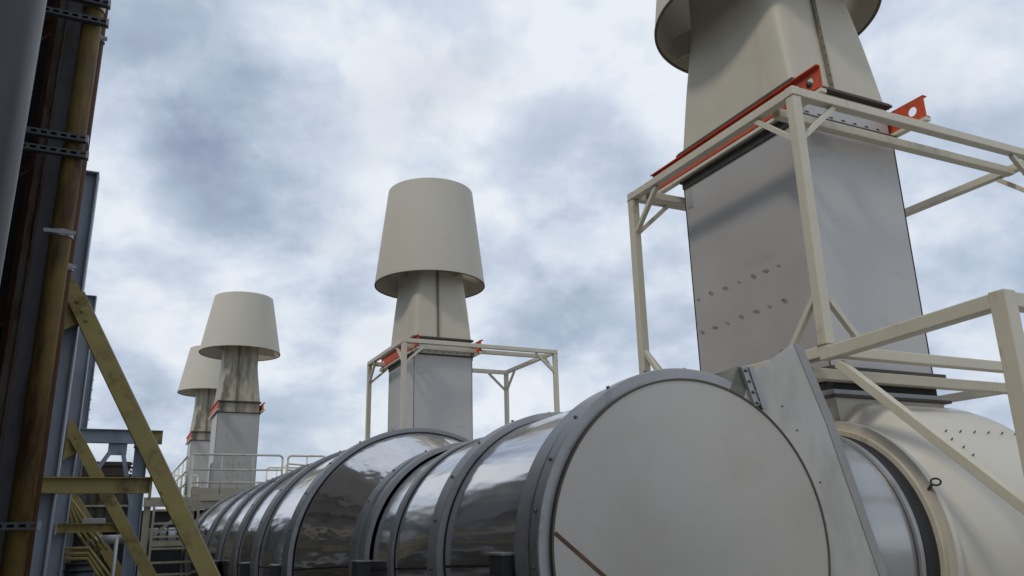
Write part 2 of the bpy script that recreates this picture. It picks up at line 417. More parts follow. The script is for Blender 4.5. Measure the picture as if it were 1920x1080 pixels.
    if new:
        # bottom flange, expansion joint and lower flange above the housing
        jf = MB().box(X(-.06), X(W+.10), Y(-.07), Y(D+.07), 1.325, 1.358)
        jf.build('bottom_flange', M['darkflange'], t, bevel=.004)
        ls = MB()
        for k in range(8): ls.box(X(-.02+.2*k), X(-.02+.2*k)+.03, Y(-.062), Y(-.02), 1.235, 1.323)
        for k in range(10): ls.box(X(-.052), X(-.01), Y(.05+.19*k), Y(.05+.19*k)+.03, 1.235, 1.323)
        ls.each('flange_clip', M['box_old'], t)
        MB().box(X(-.018), X(W+.03), Y(-.018), Y(D+.018), 1.232, 1.324).build('upper_frame', M['greyolive'], t, bevel=.004)
        MB().box(X(-.005), X(W+.015), Y(-.005), Y(D+.005), 1.150, 1.231).build('expansion_joint', M['rubber'], t, bevel=.01)
        MB().box(X(-.03), X(W+.04), Y(-.03), Y(D+.03), 1.100, 1.149).build('lower_frame', M['bandlite'], t, bevel=.004)
        MB().box(X(-.06), X(W+.12), Y(-.07), Y(D+.07), 1.070, 1.099).build('lower_flange', M['darkflange'], t, bevel=.004)
    else:
        MB().box(X(-.05), X(W+.05), Y(-.05), Y(D+.05), -1.75, -1.001).build('plinth', M['box_old'], t)
    return t
M['ledgeshade'] = mat('painted_ledge_shade', (.055, .055, .045), .6, metal=.2, var=.4, vscale=9)  # shade colour of the strips below the ledge
M['seamstrip'] = mat('brown_seam_sealant', (.17, .135, .085), .6, var=.2, vscale=8)
M['rimdark'] = mat('stained_rim', (.085, .07, .045), .6, var=.2)
M['greyolive'] = mat('grimy_flange_steel', (.17, .17, .145), .6, metal=.2, var=.35, vscale=9)
M['cladplate'] = mat('tag_plate_metal', (.45, .45, .46), .35, metal=.4, var=.05)

sA = make_stack(5.84, 5.40, 'A', 'nearest and largest stack, its cap cut by the top edge, inside a cream tube frame')
s2 = dup(sA, (5.77, 17.3, -.25), 'smooth cream capped stack in the middle of the photo rising behind the shiny duct', 1.035)
sB = make_stack(2.74, 29.1, 'B', 'weathered stack with dirty streaked neck behind the platform handrails')
s4 = dup(sB, (2.62, 38.5, 0), 'farthest stack, half hidden behind the weathered stack by the platform')

# ---------------------------------------------------------------- stack support frames
M['weld'] = mat('rusty_weld_line', (.30, .20, .10), .6, var=.4, vscale=15)
def make_frame(x0, y0, label):
    """origin = foot of the near left post; rails at z 3.86 (top) and 1.38 (bottom)"""
    t = thing('support_frame', label, 'steel frame', (x0, y0, G), 'cream tube frames round the stacks')
    s = .102; h = s/2; WX, WY = 3.68, 2.72; zt = 3.93; zl = 1.44
    X = lambda a: x0+a
    Y = lambda a: y0+a
    m = M['frame']
    for a, c in ((0,0),(WX,0),(0,WY),(WX,WY)):
        MB().box(X(a)-h, X(a)+h, Y(c)-h, Y(c)+h, (zl-.13 if (a, c) == (0, 0) else G), zt).build('post', m, t, bevel=.01)
    z = zt-h-.004
    hs = h-.003
    def rail(p, q, nm='rail', ss=None):
        q_ = ss or (s-.006)
        MB().bar(p, q, q_, ss or hh_).build(nm, m, t, bevel=.008)
    for zz_, hh_ in ((zt-.049, .090), (zl-h, s-.006)):
        rail((X(h), Y(0), zz_), (X(WX-h), Y(0), zz_)); rail((X(h), Y(WY), zz_), (X(WX-h), Y(WY), zz_))
        rail((X(0), Y(h), zz_), (X(0), Y(WY-h), zz_)); rail((X(WX), Y(h), zz_), (X(WX), Y(WY-h), zz_))
    # inner cross rails carrying the stack
    rail((X(.065), Y(.30), z-.05), (X(WX-.065), Y(.30), z-.05), 'cross_rail', .09)
    rail((X(.065), Y(WY-.22), z-.05), (X(WX-.065), Y(WY-.22), z-.05), 'cross_rail', .09)
    rail((X(.065), Y(.30), zl-.19), (X(WX-.065), Y(.30), zl-.19), 'cross_rail', .10)
    # knee braces
    k = .50; bz = .052
    def br(p, q): MB().bar(p, q, bz, bz, (.01,.01,1) ).build('knee_brace', m, t, bevel=.004)
    for a, sa in ((0,1),(WX,-1)):
        for c, sc_ in ((0,1),(WY,-1)):
            br((X(a), Y(c), z-k), (X(a+sa*k), Y(c), z-.05))
            br((X(a), Y(c), z-k), (X(a), Y(c+sc_*k), z-.05))
            br((X(a), Y(c), zl-.03+.55), (X(a+sa*.5), Y(c), zl-.04))
            br((X(a), Y(c), zl-.03+.55), (X(a), Y(c+sc_*.48), zl-.04))
    for a, c in ((0,0),(WX,0),(0,WY),(WX,WY)):
        MB().box(X(a)-h-.006, X(a)+h+.006, Y(c)-h-.006, Y(c)+h+.006, zt-.098, zt-.092).build('weld_bead', M['weld'], t)
        MB().box(X(a)-h-.006, X(a)+h+.006, Y(c)-h-.006, Y(c)+h+.006, zl-.001, zl+.006).build('weld_bead', M['weld'], t)
    # short weld gussets
    for c in (0,):
        MB().box(X(-.02), X(.0)+.005, Y(h+.001), Y(h+.15), zl-h*2-.02, zl-.01-h*2+.005).build('gusset_plate', m, t)
    return t
f1 = make_frame(5.376, 4.98, 'big cream tube frame round the nearest stack, cut by the right edge')
f2 = dup(f1, (5.40, 16.9, G*1.035+.03), 'smaller complete cream tube frame round the middle stack above the duct', 1.035)

# lower near frame: beams coming toward the camera over the end of the duct
t = thing('walkway_frame', 'nearest cream tube frame with a long diagonal brace, low at the right edge', 'steel frame', (5.376, 3.39, G))
m = M['frame']
MB().box(5.376-.062, 5.376+.062, 3.39-.062, 3.39+.062, G, 1.49).build('post', m, t, bevel=.01)
MB().bar((5.376, 3.453, 1.425), (5.376, 4.928, 1.365), .112, .112).build('rail', m, t, bevel=.01)
MB().bar((5.439, 3.39, 1.425), (8.9, 3.39, 1.425), .11, .11).build('rail', m, t, bevel=.01)
MB().bar((5.376, 4.87, 1.26), (5.376, 3.44, -.02), .075, .075, (0,.5,1)).build('diagonal_brace', m, t, bevel=.006)
MB().bar((5.43, 3.39, .88), (5.95, 3.39, 1.39), .066, .066).build('knee_brace', m, t, bevel=.004)
MB().box(8.9, 9.03, 3.325, 3.455, G, 1.5).build('post', m, t, bevel=.01)

# ---------------------------------------------------------------- main duct
def lerp_tab(y, ys, vs):
    if y <= ys[0]: return vs[0]
    for i in range(len(ys)-1):
        if y <= ys[i+1]:
            k = (y-ys[i])/(ys[i+1]-ys[i]); return vs[i]*(1-k)+vs[i+1]*k
    return vs[-1]
YS = [4.4,6.3,8.3,9.8,25]
def ctr(y): return lerp_tab(y, YS, [3.47,3.40,3.36,3.22,2.9]), lerp_tab(y, YS, [-.15,-.22,-.30,-.36,-.6])
def ringD(y, r, n=160):
    cx, cz = ctr(y); return ringY(cx, cz, r, y, n)
duct = thing('exhaust_duct', 'long shiny banded round metal duct with a flat pale end plate', 'duct', (3.45, 4.5, G))
def section(y0, y1, r0, r1, k=None):
    k = k or max(1, int((y1-y0)/.25))
    MB().loft([ringD(y0+(y1-y0)*i/k, r0+(r1-r0)*(i/k)) for i in range(k+1)]).build('duct_section', M['steel'], duct)
segs = [(4.60,6.18,1.10,1.10),(6.18,7.3,1.10,1.10),(7.3,8.05,1.10,1.10),(8.05,8.5,1.12,1.12),(8.5,9.42,1.12,1.47),(9.42,11.4,1.47,1.47),
        (11.4,13.2,1.47,1.47),(13.2,15.0,1.47,1.47),(15.0,17.0,1.47,1.47),(17.0,20.2,1.47,1.47),(20.2,21.6,1.47,1.47)]
for a, b, r0, r1 in segs: section(a, b, r0, r1)
def band(y0, y1, r, th, mt, bolts=True, step=22, name='band', shift=0):
    mb = MB()
    n = 160
    rs = [ringD(y0, r, n), ringD(y0, r+th-.006, n), ringD(y0+.006, r+th, n), ringD(y1-.006, r+th, n), ringD(y1, r+th-.006, n), ringD(y1, r, n)]
    mb.loft(rs)
    o = mb.build(name, M[mt], duct, auto=30)
    if bolts:
        bb = MB()
        yc = (y0+y1)/2; cx, cz = ctr(yc)
        for k in range(int(360/step)):
            an = R_(k*step+shift)
            u = Vector((math.cos(an), 0, math.sin(an))); p = Vector((cx, yc, cz))+u*(r+th)
            bb.cyl(p-u*.004, p+u*.016, .012, 8)
        bb.each('bolt', M['bolt'], o)
    return o
M['lug'] = mat('dark_support_steel', (.055,.055,.065), .5, var=.2)
M['plateedge'] = mat('folded_plate_edge', (.36,.36,.36), .4, metal=.3, var=.08)
M['branch'] = mat('branch_cladding', (.40,.40,.395), .22, metal=.6, var=.05, bump=.006, bscale=1.5)
M['bolt'] = mat('bolt_metal', (.20, .20, .21), .4, metal=.8, var=.2)
def groove(y, r):   # dark sealant line beside a band
    mb = MB(); mb.loft([ringD(y-.007, r+.001), ringD(y-.005, r+.006), ringD(y+.005, r+.006), ringD(y+.007, r+.001)])
    mb.build('sealant_line', M['seam'], duct)
# end flange (bolted), gap, collar
band(4.49, 4.60, 1.10, .085, 'band', True, 16, 'end_flange', 8)
groove(4.615, 1.10)
band(4.66, 4.84, 1.10, .065, 'band', False)
groove(4.850, 1.10)
band(6.14, 6.34, 1.10, .06, 'band', True, 18, shift=4); groove(6.352, 1.10); groove(6.13, 1.10)
band(7.32, 7.44, 1.10, .03, 'band', False); groove(7.31, 1.10)
band(8.02, 8.17, 1.12, .05, 'band', False); groove(8.18, 1.12)
band(8.30, 8.50, 1.12, .055, 'band', True, 20, shift=10); groove(8.29, 1.12)
band(9.42, 9.66, 1.47, .06, 'bandlite', True, 16, shift=6); groove(9.41, 1.47)
for y in (11.35, 13.1, 14.9, 17.0, 20.2):
    band(y, y+.36, 1.47, .05, 'band', True, 18, shift=y*3); groove(y-.01, 1.47)
# longitudinal lap seams
ls = MB()
for (a, b, r, an) in ((4.85,6.13,1.104,183.5),(6.35,7.30,1.104,184),(7.45,8.01,1.104,184),(9.67,11.34,1.474,181.5),(8.52,9.40,None,182),
                      (11.72,13.09,1.474,181.5),(13.47,14.89,1.474,181.5),(15.27,16.99,1.474,181.5)):
    u = Vector((math.cos(R_(an)), 0, math.sin(R_(an))))
    ra = r or 1.125; rb = r or 1.466
    c0 = ctr(a); c1 = ctr(b)
    ls.bar(Vector((c0[0], a, c0[1]))+u*ra, Vector((c1[0], b, c1[1]))+u*rb, .018, .006, u)
ls.each('lap_seam', M['seam'], duct)
# support lugs under the bands
for y, r in ((4.90,1.13),(8.0,1.15),(9.75,1.5),(11.9,1.5),(14.9,1.5)):
    cx, cz = ctr(y); x = cx-r
    zt = cz+.005
    lug = MB().box(x-.09, x+.14, y, y+.20, zt-.5, zt-.012)
    lg = lug.build('support_lug', M['lug'], duct, bevel=.004)
    MB().box(x-.10, x+.145, y-.012, y+.21, zt-.011, zt+.006).build('lug_lid', M['band'], lg, bevel=.003)
    MB().box(x-.085, x+.1, y+.03, y+.17, G, zt-.5).build('support_leg', M['lug'], lg)

# far end closes in a shallow dome and drops into the ground pipework
mb = MB(); rr = []
cx, cz = ctr(21.6)
for k in range(9):
    a_ = PI/2*k/8; rr.append(ringY(cx, cz, 1.47*math.cos(a_)+.001, 21.6+.7*math.sin(a_), 160))
mb.loft(rr); mb.build('far_end_dome', M['steel'], duct)
# end disc, slightly dished, inside the flange
cx, cz = ctr(4.5); cx += .03
mb = MB()
n = 128; rr = []
for k in range(13):
    r = 1.098*(1-k/12)+.001
    rr.append(ringY(cx-.03, cz, r, 4.462-.018*math.cos(PI/2*min(1, r/1.098)), n))
rr = [ringY(cx-.03, cz, 1.098, 4.52, n)]+rr
mb.loft(rr); dc = mb.build('end_plate', M['disc'], duct, auto=40)
mb = MB(); mb.loft([ringY(cx-.03, cz, 1.108, 4.50, n), ringY(cx-.03, cz, 1.108, 4.455, n), ringY(cx-.03, cz, 1.094, 4.455, n), ringY(cx-.03, cz, 1.094, 4.50, n)], closed=True, smooth=False)
mb.build('rusty_joint', M['rimdark'], duct)
M['brownseam'] = mat('rusty_brown_sealant', (.12, .06, .028), .7, var=.4, vscale=10)
# diagonal sealed seam across the bottom of the disc
sm = MB().bar((2.385, 4.4605, -.040), (2.80, 4.451, -.372), .024, .006, (0,-1,0)); sm.bar((2.80, 4.451, -.372), (3.40, 4.4435, -.85), .024, .006, (0,-1,0))
sm.build('plate_seam', M['brownseam'], dc)

# flat side plate beside the disc, with a folded right edge
Yp = 4.476
pts = [(4.075,1.04),(4.50,1.288),(4.555,1.275),(4.785,.70),(5.11,-.40),(5.46,-1.55),(3.47,-1.60),(3.47,-.15),(3.955,.835)]
pl = MB()
vs = [(x, Yp, z) for x, z in pts]+[(x, Yp+.010, z) for x, z in pts]; n = len(pts)
pl.add(vs, [tuple(range(n)), tuple(range(2*n-1, n-1, -1))]+[(i, (i+1) % n, n+(i+1) % n, n+i) for i in range(n)])
po = pl.build('side_plate', M['plate'], duct)
ed = MB()
A = [(4.555,1.275),(4.785,.70),(5.11,-.40),(5.46,-1.55)]
ins = [(4.49,1.286),(4.715,.70),(5.045,-.40),(5.40,-1.57)]
for (a, b), (c, d_) in zip(zip(A, A[1:]), zip(ins, ins[1:])):
    ed.add([(a[0],Yp-.02,a[1]),(b[0],Yp-.02,b[1]),(d_[0],Yp-.004,d_[1]),(c[0],Yp-.004,c[1])], [(0,1,2,3)])
    ed.add([(a[0],Yp-.02,a[1]),(b[0],Yp-.02,b[1]),(b[0],Yp+.22,b[1]),(a[0],Yp+.22,a[1])], [(0,1,2,3)])
ed.build('folded_edge', M['plateedge'], po)
rv = MB()
for x, z in ((4.306,.80),(4.422,.63),(4.583,.26)):
    rv.cyl((x, Yp-.006, z), (x, Yp+.002, z), .006, 8)
rv.each('screw', M['seam'], po)
# stiffening angle between duct and plate top
an = MB()
an.bar((3.965, 4.465, 1.075), (4.055, 4.465, .79), .05, .03, (0,1,0))
an.bar((4.025, 4.46, 1.075), (4.115, 4.46, .77), .045, .035, (0,1,0))
ao = an.each('stiffener', M['bandlite'], duct, bevel=.004)[0]
bb = MB()
for k in range(4):
    p = Vector((3.975, 4.448, 1.04)).lerp(Vector((4.05, 4.448, .81)), k/3); bb.cyl(p, p+Vector((0,-.02,0)), .012, 6)
bb.each('bolt', M['bolt'], ao)
MB().add([(3.935,4.485,1.075),(3.965,4.485,1.07),(4.05,4.485,.79),(3.85,4.485,.90),(3.935,4.80,1.06),(3.965,4.80,1.05),(4.05,4.8,.7),(3.80,4.8,.85)],
         [(0,1,2,3),(4,7,6,5),(0,4,5,1),(1,5,6,2),(2,6,7,3),(3,7,4,0)]).build('saddle_plate', M['greyolive'], duct)
# branch pipe toward the housing
br = MB(); br.loft([ringX(3.6, 5.63, -.2, 1.08), ringX(4.3, 5.63, -.22, 1.07), ringX(5.05, 5.56, -.25, 1.03), ringX(5.62, 5.5, -.27, 1.00)])
br.build('branch_pipe', M['branch'], duct)
br = MB(); br.loft([ringX(5.50, 5.5, -.27, 1.005), ringX(5.50, 5.5, -.27, 1.03), ringX(5.545, 5.5, -.27, 1.03), ringX(5.545, 5.5, -.27, 1.0)])
br.build('branch_flange', M['bandlite'], duct, auto=30)

# ---------------------------------------------------------------- white housings under the stacks
def make_housing(dx, dy, label):
    t = thing('diverter_housing', label, 'duct housing', (5.9+dx, 5.6+dy, G), 'painted housings under the stacks')
    A = lambda x, y, z: (x+dx, y+dy, z)
    rx = lambda x, cy, cz, r, n=96, rz=None: [(p[0]+dx, p[1]+dy, p[2]) for p in ringX(x, cy, cz, r, n, rz)]
    body = MB()
    rings = [rx(5.80, 5.46, -.27, 1.06)]
    for k in range(1, 9):
        u = k/8; e = u*u*(3-2*u)
        rings.append(rx(5.80+.36*u, 5.46+.19*e, -.27, 1.06+.27*e))
    rings.append(rx(6.6, 5.66, -.27, 1.335)); rings.append(rx(7.30, 5.66, -.27, 1.335))
    for k in range(1, 9):
        a_ = PI/2*k/8; rings.append(rx(7.30+.75*math.sin(a_), 5.66, -.27, 1.335*math.cos(a_)+.001))
    body.loft(rings)
    bo = body.build('body', M['white'], t, auto=50)
    # rear half of the drum and the transition up to the stack flange
    body = MB()
    rings = [rx(6.0+.3*k, 6.35, -.27, 1.30 if k else 1.05) for k in range(6)]
    rings = [rx(5.95, 6.35, -.27, .02)]+rings+[rx(7.6, 6.35, -.27, .02)]
    body.loft(rings); body.build('rear_drum', M['white'], t, auto=40)
    nk = MB()
    a0 = [(5.82,5.37,1.069),(7.28,5.37,1.069),(7.28,7.3,1.069),(5.82,7.3,1.069)]
    a1 = [(5.90,5.42,.86),(7.22,5.42,.86),(7.22,7.25,.86),(5.90,7.25,.86)]
    a2 = [(5.98,4.95,.62),(7.30,4.95,.62),(7.3,7.2,.5),(5.98,7.2,.5)]
    for p, q in ((a0, a1), (a1, a2)):
        vs = [A(*v) for v in p+q]; nk.add(vs, [(0,1,5,4),(1,2,6,5),(2,3,7,6),(3,0,4,7)])
    nk.build('stack_neck', M['white'], t)
    # inlet rings facing the duct
    fr = MB(); cyl_c = (5.46, -.27)
    def ring(xa, xb, ri, ro, nm, mt, n=96):
        mb = MB(); mb.loft([rx(xa, *cyl_c, ri, n), rx(xa, *cyl_c, ro-.004, n), rx(xa+.004, *cyl_c, ro, n), rx(xb, *cyl_c, ro, n), rx(xb, *cyl_c, ri, n)])
        return mb.build(nm, M[mt], t, auto=30)
    ring(5.73, 5.78, .99, 1.12, 'inlet_flange', 'white')
    ring(5.78, 5.802, .99, 1.065, 'rust_ring', 'rustring')
    ring(5.685, 5.729, .985, 1.045, 'inner_flange', 'rustedwhite')
    o = ring(5.546, 5.684, .95, 1.000, 'expansion_joint', 'rubber')
    st = MB()
    for k in range(230):
        a_ = 2*PI*k/230
        for xs_ in (5.628, 5.646):
            st.box(xs_+dx, xs_+.006+dx, 5.46+dy+1.001*math.cos(a_)-.004, 5.46+dy+1.001*math.cos(a_)+.004, -.27+1.001*math.sin(a_)-.004, -.27+1.001*math.sin(a_)+.004)
    st.build('stitching', M['darkflange'], o)['kind'] = 'stuff'
    # studs along a seam on the drum
    sd = MB()
    def surf(x, z):
        u = min(1, max(0, (x-5.80)/.36)); e = u*u*(3-2*u); r = 1.06+.27*e; cy = 5.46+.2*e
        zz_ = z+.27; return (x, cy-math.sqrt(max(0, r*r-zz_*zz_)), z)
    for x, z in [(6.38+.185*k, .70) for k in range(7)]+[(6.33,.62),(6.38,.55),(6.41,.48),(6.42,.36),(6.50,.22)]:
        p = Vector(A(*surf(x, z))); nr = Vector((0, -.75, .65))
        sd.cyl(p-nr*.01, p+nr*.030, .006, 6)
    sd.each('stud', M['darkflange'], bo)
    # lifting eye on the inlet flange
    ey = MB(); c_ = Vector(A(5.70, 4.395, .262)); 
    K = 28; r0 = .034; r1 = .008
    rings = []
    for k in range(K):
        a_ = 2*PI*k/K; u = Vector((.55, -.35, 0)).normalized()*math.cos(a_)*1.1+Vector((.0,0,1))*math.sin(a_)*.75
        cc = c_+u*r0; w_ = Vector((.0,0,1)).cross(u).normalized() if abs(u.z) < .7 else Vector((.35,.55,0)).normalized()
        nn = Vector((.35,.55,0)).normalized()
        rings.append([cc+(u.normalized()*math.cos(2*PI*j/10)+nn*math.sin(2*PI*j/10))*r1 for j in range(10)])
    ey.loft(rings, closed=True); ey.cyl(c_+Vector((0,.04,-.02)), Vector(A(5.75,4.52,.20)), .012, 8)
    ey.build('lifting_eye', M['darkflange'], t)
    # foot bracket with small plate at the right
    MB().box(*[v for v in (6.40+dx, 6.62+dx, 4.40+dy, 4.52+dy, -.02, .10)]).build('pad', M['white'], t, bevel=.01)
    for yy in (4.9, 6.6):
        MB().box(6.1+dx, 7.3+dx, yy+dy-.08, yy+dy+.08, G, -1.1).build('saddle', M['frame'], t, bevel=.01)
    return t
M['rustring'] = mat('rust_streaked_joint', (.26, .15, .05), .6, var=.3, vscale=4, dirt=(.07,.03,.015), dirt_amt=.9, dirt_scale=(4,4,4), thresh=.5)
M['rustedwhite'] = mat('rust_stained_flange', (.54, .49, .40), .45, var=.1, vscale=3, dirt=(.30,.17,.07), dirt_amt=.7, dirt_scale=(3,3,3), thresh=.56)
make_housing(0, 0, 'big cream painted round housing with a black expansion joint at the lower right')
make_housing(-.05, 11.9, 'cream painted housing under the middle stack, hidden behind the shiny duct')

# ---------------------------------------------------------------- left: pipe rack steelwork
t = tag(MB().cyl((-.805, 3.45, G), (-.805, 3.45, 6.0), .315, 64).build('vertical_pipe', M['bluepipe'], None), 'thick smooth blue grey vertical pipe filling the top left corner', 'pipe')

def conduit(x, y, r, z1, mt, label, clamps):
    t = thing('conduit', label, 'conduit pipe', (x, y, G), 'vertical conduits on the left steelwork')
    MB().cyl((x, y, G), (x, y, z1), r, 28).build('pipe', M[mt], t)
    for z in clamps:
        mb = MB(); mb.loft([ringZ(x, y, r+.001, z-.02, 32), ringZ(x, y, r+.007, z-.02, 32), ringZ(x, y, r+.007, z+.02, 32), ringZ(x, y, r+.001, z+.02, 32)])
        mb.box(x-r-.03, x+r+.02, y-r-.012, y-r+.002, z-.012, z+.012)
        mb.build('clamp', M['bandlite'], t, auto=30)
    return t
conduit(-.497, 5.5, .062, 5.5, 'conduit', 'thick ochre and rust stained vertical pipe in front of the grey columns', (3.47, 1.82))
conduit(-.447, 5.60, .030, 5.5, 'conduit2', 'thin dark red rusty pipe tucked behind the thick ochre pipe', (3.30, 1.64))

def strut(y, z, x0, x1, label):
    t = thing('strut_channel', label, 'strut channel', (x0, y, z-.02), 'slotted strut channels holding the conduits')
    # slotted face toward the camera, made of two strips and bridges between the slots
    h = .0205; mb = MB()
    mb.box(x0, x1, y-.003, y, z+.009, z+h); mb.box(x0, x1, y-.003, y, z-h, z-.009)
    n = int((x1-x0)/.055); st = (x1-x0)/n
    for k in range(n+1):
        a = x0+k*st-.011; b = a+.022
        mb.box(max(a, x0), min(b, x1), y-.0035, y+.0005, z-.0092, z+.0092)
    mb.box(x0, x1, y, y+.041, z+h-.003, z+h+.0005); mb.box(x0, x1, y, y+.041, z-h-.0005, z-h+.003)
    mb.build('slotted_face', M['strut'], t)
    MB().box(x0+.002, x1-.05, y+.030, y+.034, z-h+.004, z+h-.004).build('back_lip', M['seam'], t)
    MB().box(x1-.014, x1+.002, y-.006, y+.043, z-h-.003, z+h+.003).build('end_cap', M['bandlite'], t)
    return t
for z, x1, lb, y in ((3.47, -.395, 'slotted strut channel across the pipes at the top edge of the photo', 5.39),
                  (3.33, -.392, 'slotted strut channel just under the topmost one near the top left', 5.40),
                  (2.45, -.415, 'upper slotted strut channel of the pair halfway up the rusty pipes', 5.39),
                  (2.345, -.402, 'lower slotted strut channel of the pair halfway up the rusty pipes', 5.40),
                  (.065, -.385, 'slotted strut channel near the bottom left corner, pale at its end', 5.39)):
    strut(y, z, -1.3, x1, lb)

M['patchrust'] = mat('patchy_rusted_paint', (.115, .09, .075), .65, var=.3, vscale=6, dirt=(.055,.018,.010), dirt_amt=1, dirt_scale=(14,14,2.2), thresh=.46, spec=.25, bump=.003, bscale=25)
M['black'] = mat('gap_shade_black', (.012, .011, .012), .8, var=.3, spec=.1)  # black that stands in for the deep shade in the gap
# inner rusty angle column and grey channel with bolted laps
t = thing('rusty_column', 'grey steel column streaked with rust behind the conduits at the left', 'steel column', (-.63, 5.75, G))
MB().box(-.665, -.545, 5.74, 5.752, G, 5.5).build('face_plate', M['greyrust'], t, bevel=.003)
MB().box(-.725, -.666, 5.70, 5.712, G, 5.5).build('angle', M['patchrust'], t, bevel=.002)
MB().box(-.672, -.664, 5.66, 5.74, G, 5.5).build('angle', M['patchrust'], t, bevel=.002)
MB().box(-.553, -.545, 5.753, 5.90, G, 5.5).build('flange', M['bluegrey'], t)
# lattice behind it
t = thing('lattice_truss', 'rusty lattice of thin steel diagonals in the dark gap at the far left', 'truss', (-1.2, 6.2, G))
for k in range(7):
    z = G+1.1*k
    MB().bar((-1.75, 6.3, z), (-.72, 6.1, z+1.05), .03, .05).build('diagonal', M['rust'], t)
    MB().bar((-1.75, 6.32, z+1.1), (-.72, 6.12, z+1.05), .03, .05).build('diagonal', M['rust'], t)
MB().box(-.80, -.74, 6.05, 6.11, G, 6.2).build('chord', M['rust'], t)
MB().box(-1.80, -1.74, 6.25, 6.31, G, 6.2).build('chord', M['rust'], t)
t = thing('gap_backdrop', 'added black cabinet in the dark gap between the big pipe and the rusty column', 'backdrop', (-1.4, 6.55, G))
MB().box(-2.6, -.70, 6.5, 6.75, G, 8).build('casing', M['black'], t)  # added sheet that closes off the view and blackens the gap
MB().box(-2.5, -.76, 6.485, 6.499, G+.2, 7.9).build('front_sheet', M['black'], t)
# dark equipment wall behind the steelwork
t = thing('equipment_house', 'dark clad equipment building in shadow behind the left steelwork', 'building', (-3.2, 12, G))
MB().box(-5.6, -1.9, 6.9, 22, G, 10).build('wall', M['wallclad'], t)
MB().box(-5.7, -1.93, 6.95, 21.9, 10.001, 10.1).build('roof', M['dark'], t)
mb = MB()
for k in range(38): mb.box(-1.899, -1.87, 7.0+.39*k, 7.08+.39*k, G, 9.9)
mb.each('cladding_rib', M['wallclad'], t)
for k, (z, mt, rr_) in enumerate(((-1.1, 'conduit', .07), (-.45, 'palepipe', .09), (.35, 'yellow', .06), (1.2, 'beige', .08), (2.3, 'greyrust', .10), (3.4, 'rust', .07))):  # added pipes that give the duct streaks to reflect
    MB().cyl((-1.62+.05*(k % 2), 7.2, z), (-1.62+.05*(k % 2), 21.5, z-.12), rr_, 16).build('reflection_pipe', M[mt], t)
t = thing('shading_skid', 'added machinery block beside the camera, made tall to shade the left steelwork', 'machinery', (-3.2, 2, G))
MB().box(-4.6, -1.25, -3.5, 6.0, G, 6.0).build('casing', M['dark'], t, bevel=.03)  # added block, its height raised to keep sun off the left steelwork
for k in range(8):
    MB().box(-1.249, -1.18, -3.2+1.2*k, -3.1+1.2*k, G, 6.0).build('rib', M['bluegrey'], t)
for k, mt in enumerate(('yellow', 'palepipe', 'beige', 'conduit')):  # more pipes put in for the duct to mirror
    MB().cyl((-1.10+.04*k, -3.3, -1.0+.75*k), (-1.10+.04*k, 5.9, -.9+.72*k), .06, 16).build('reflection_pipe', M[mt], t)

def column(xr, y, w, d, z1, label, tf=.012):
    """H column, web facing the camera, right flange tip at xr"""
    t = thing('steel_column', label, 'steel column', (xr-w/2, y, G), 'blue grey steel columns of the left rack')
    x0 = xr-w
    MB().box(x0+tf, xr-tf, y+d*.35, y+d*.35+.010, G, z1).build('web', M['bluegrey'], t)
    MB().box(x0, x0+tf, y, y+d, G, z1).build('flange', M['colflange'], t)
    MB().box(xr-tf, xr, y, y+d, G, z1).build('flange', M['colflange'], t)
    MB().box(x0-.002, xr+.002, y-.002, y+d+.002, z1, z1+.012).build('top_plate', M['bluegrey'], t)
    return t
M['colflange'] = mat('grey_flange_paint', (.31, .345, .39), .45, var=.1, vscale=2, spec=.4)
column(-.426, 7.0, .215, .16, 2.89, 'tall blue grey column carrying the big yellow diagonal brace')
column(-.606, 13.0, .30, .20, 3.41, 'second blue grey column, shorter behind the first, carrying the smaller yellow brace')
column(-.80, 20.2, .34, .25, 4.05, 'third blue grey column, a thin strip behind the second column')

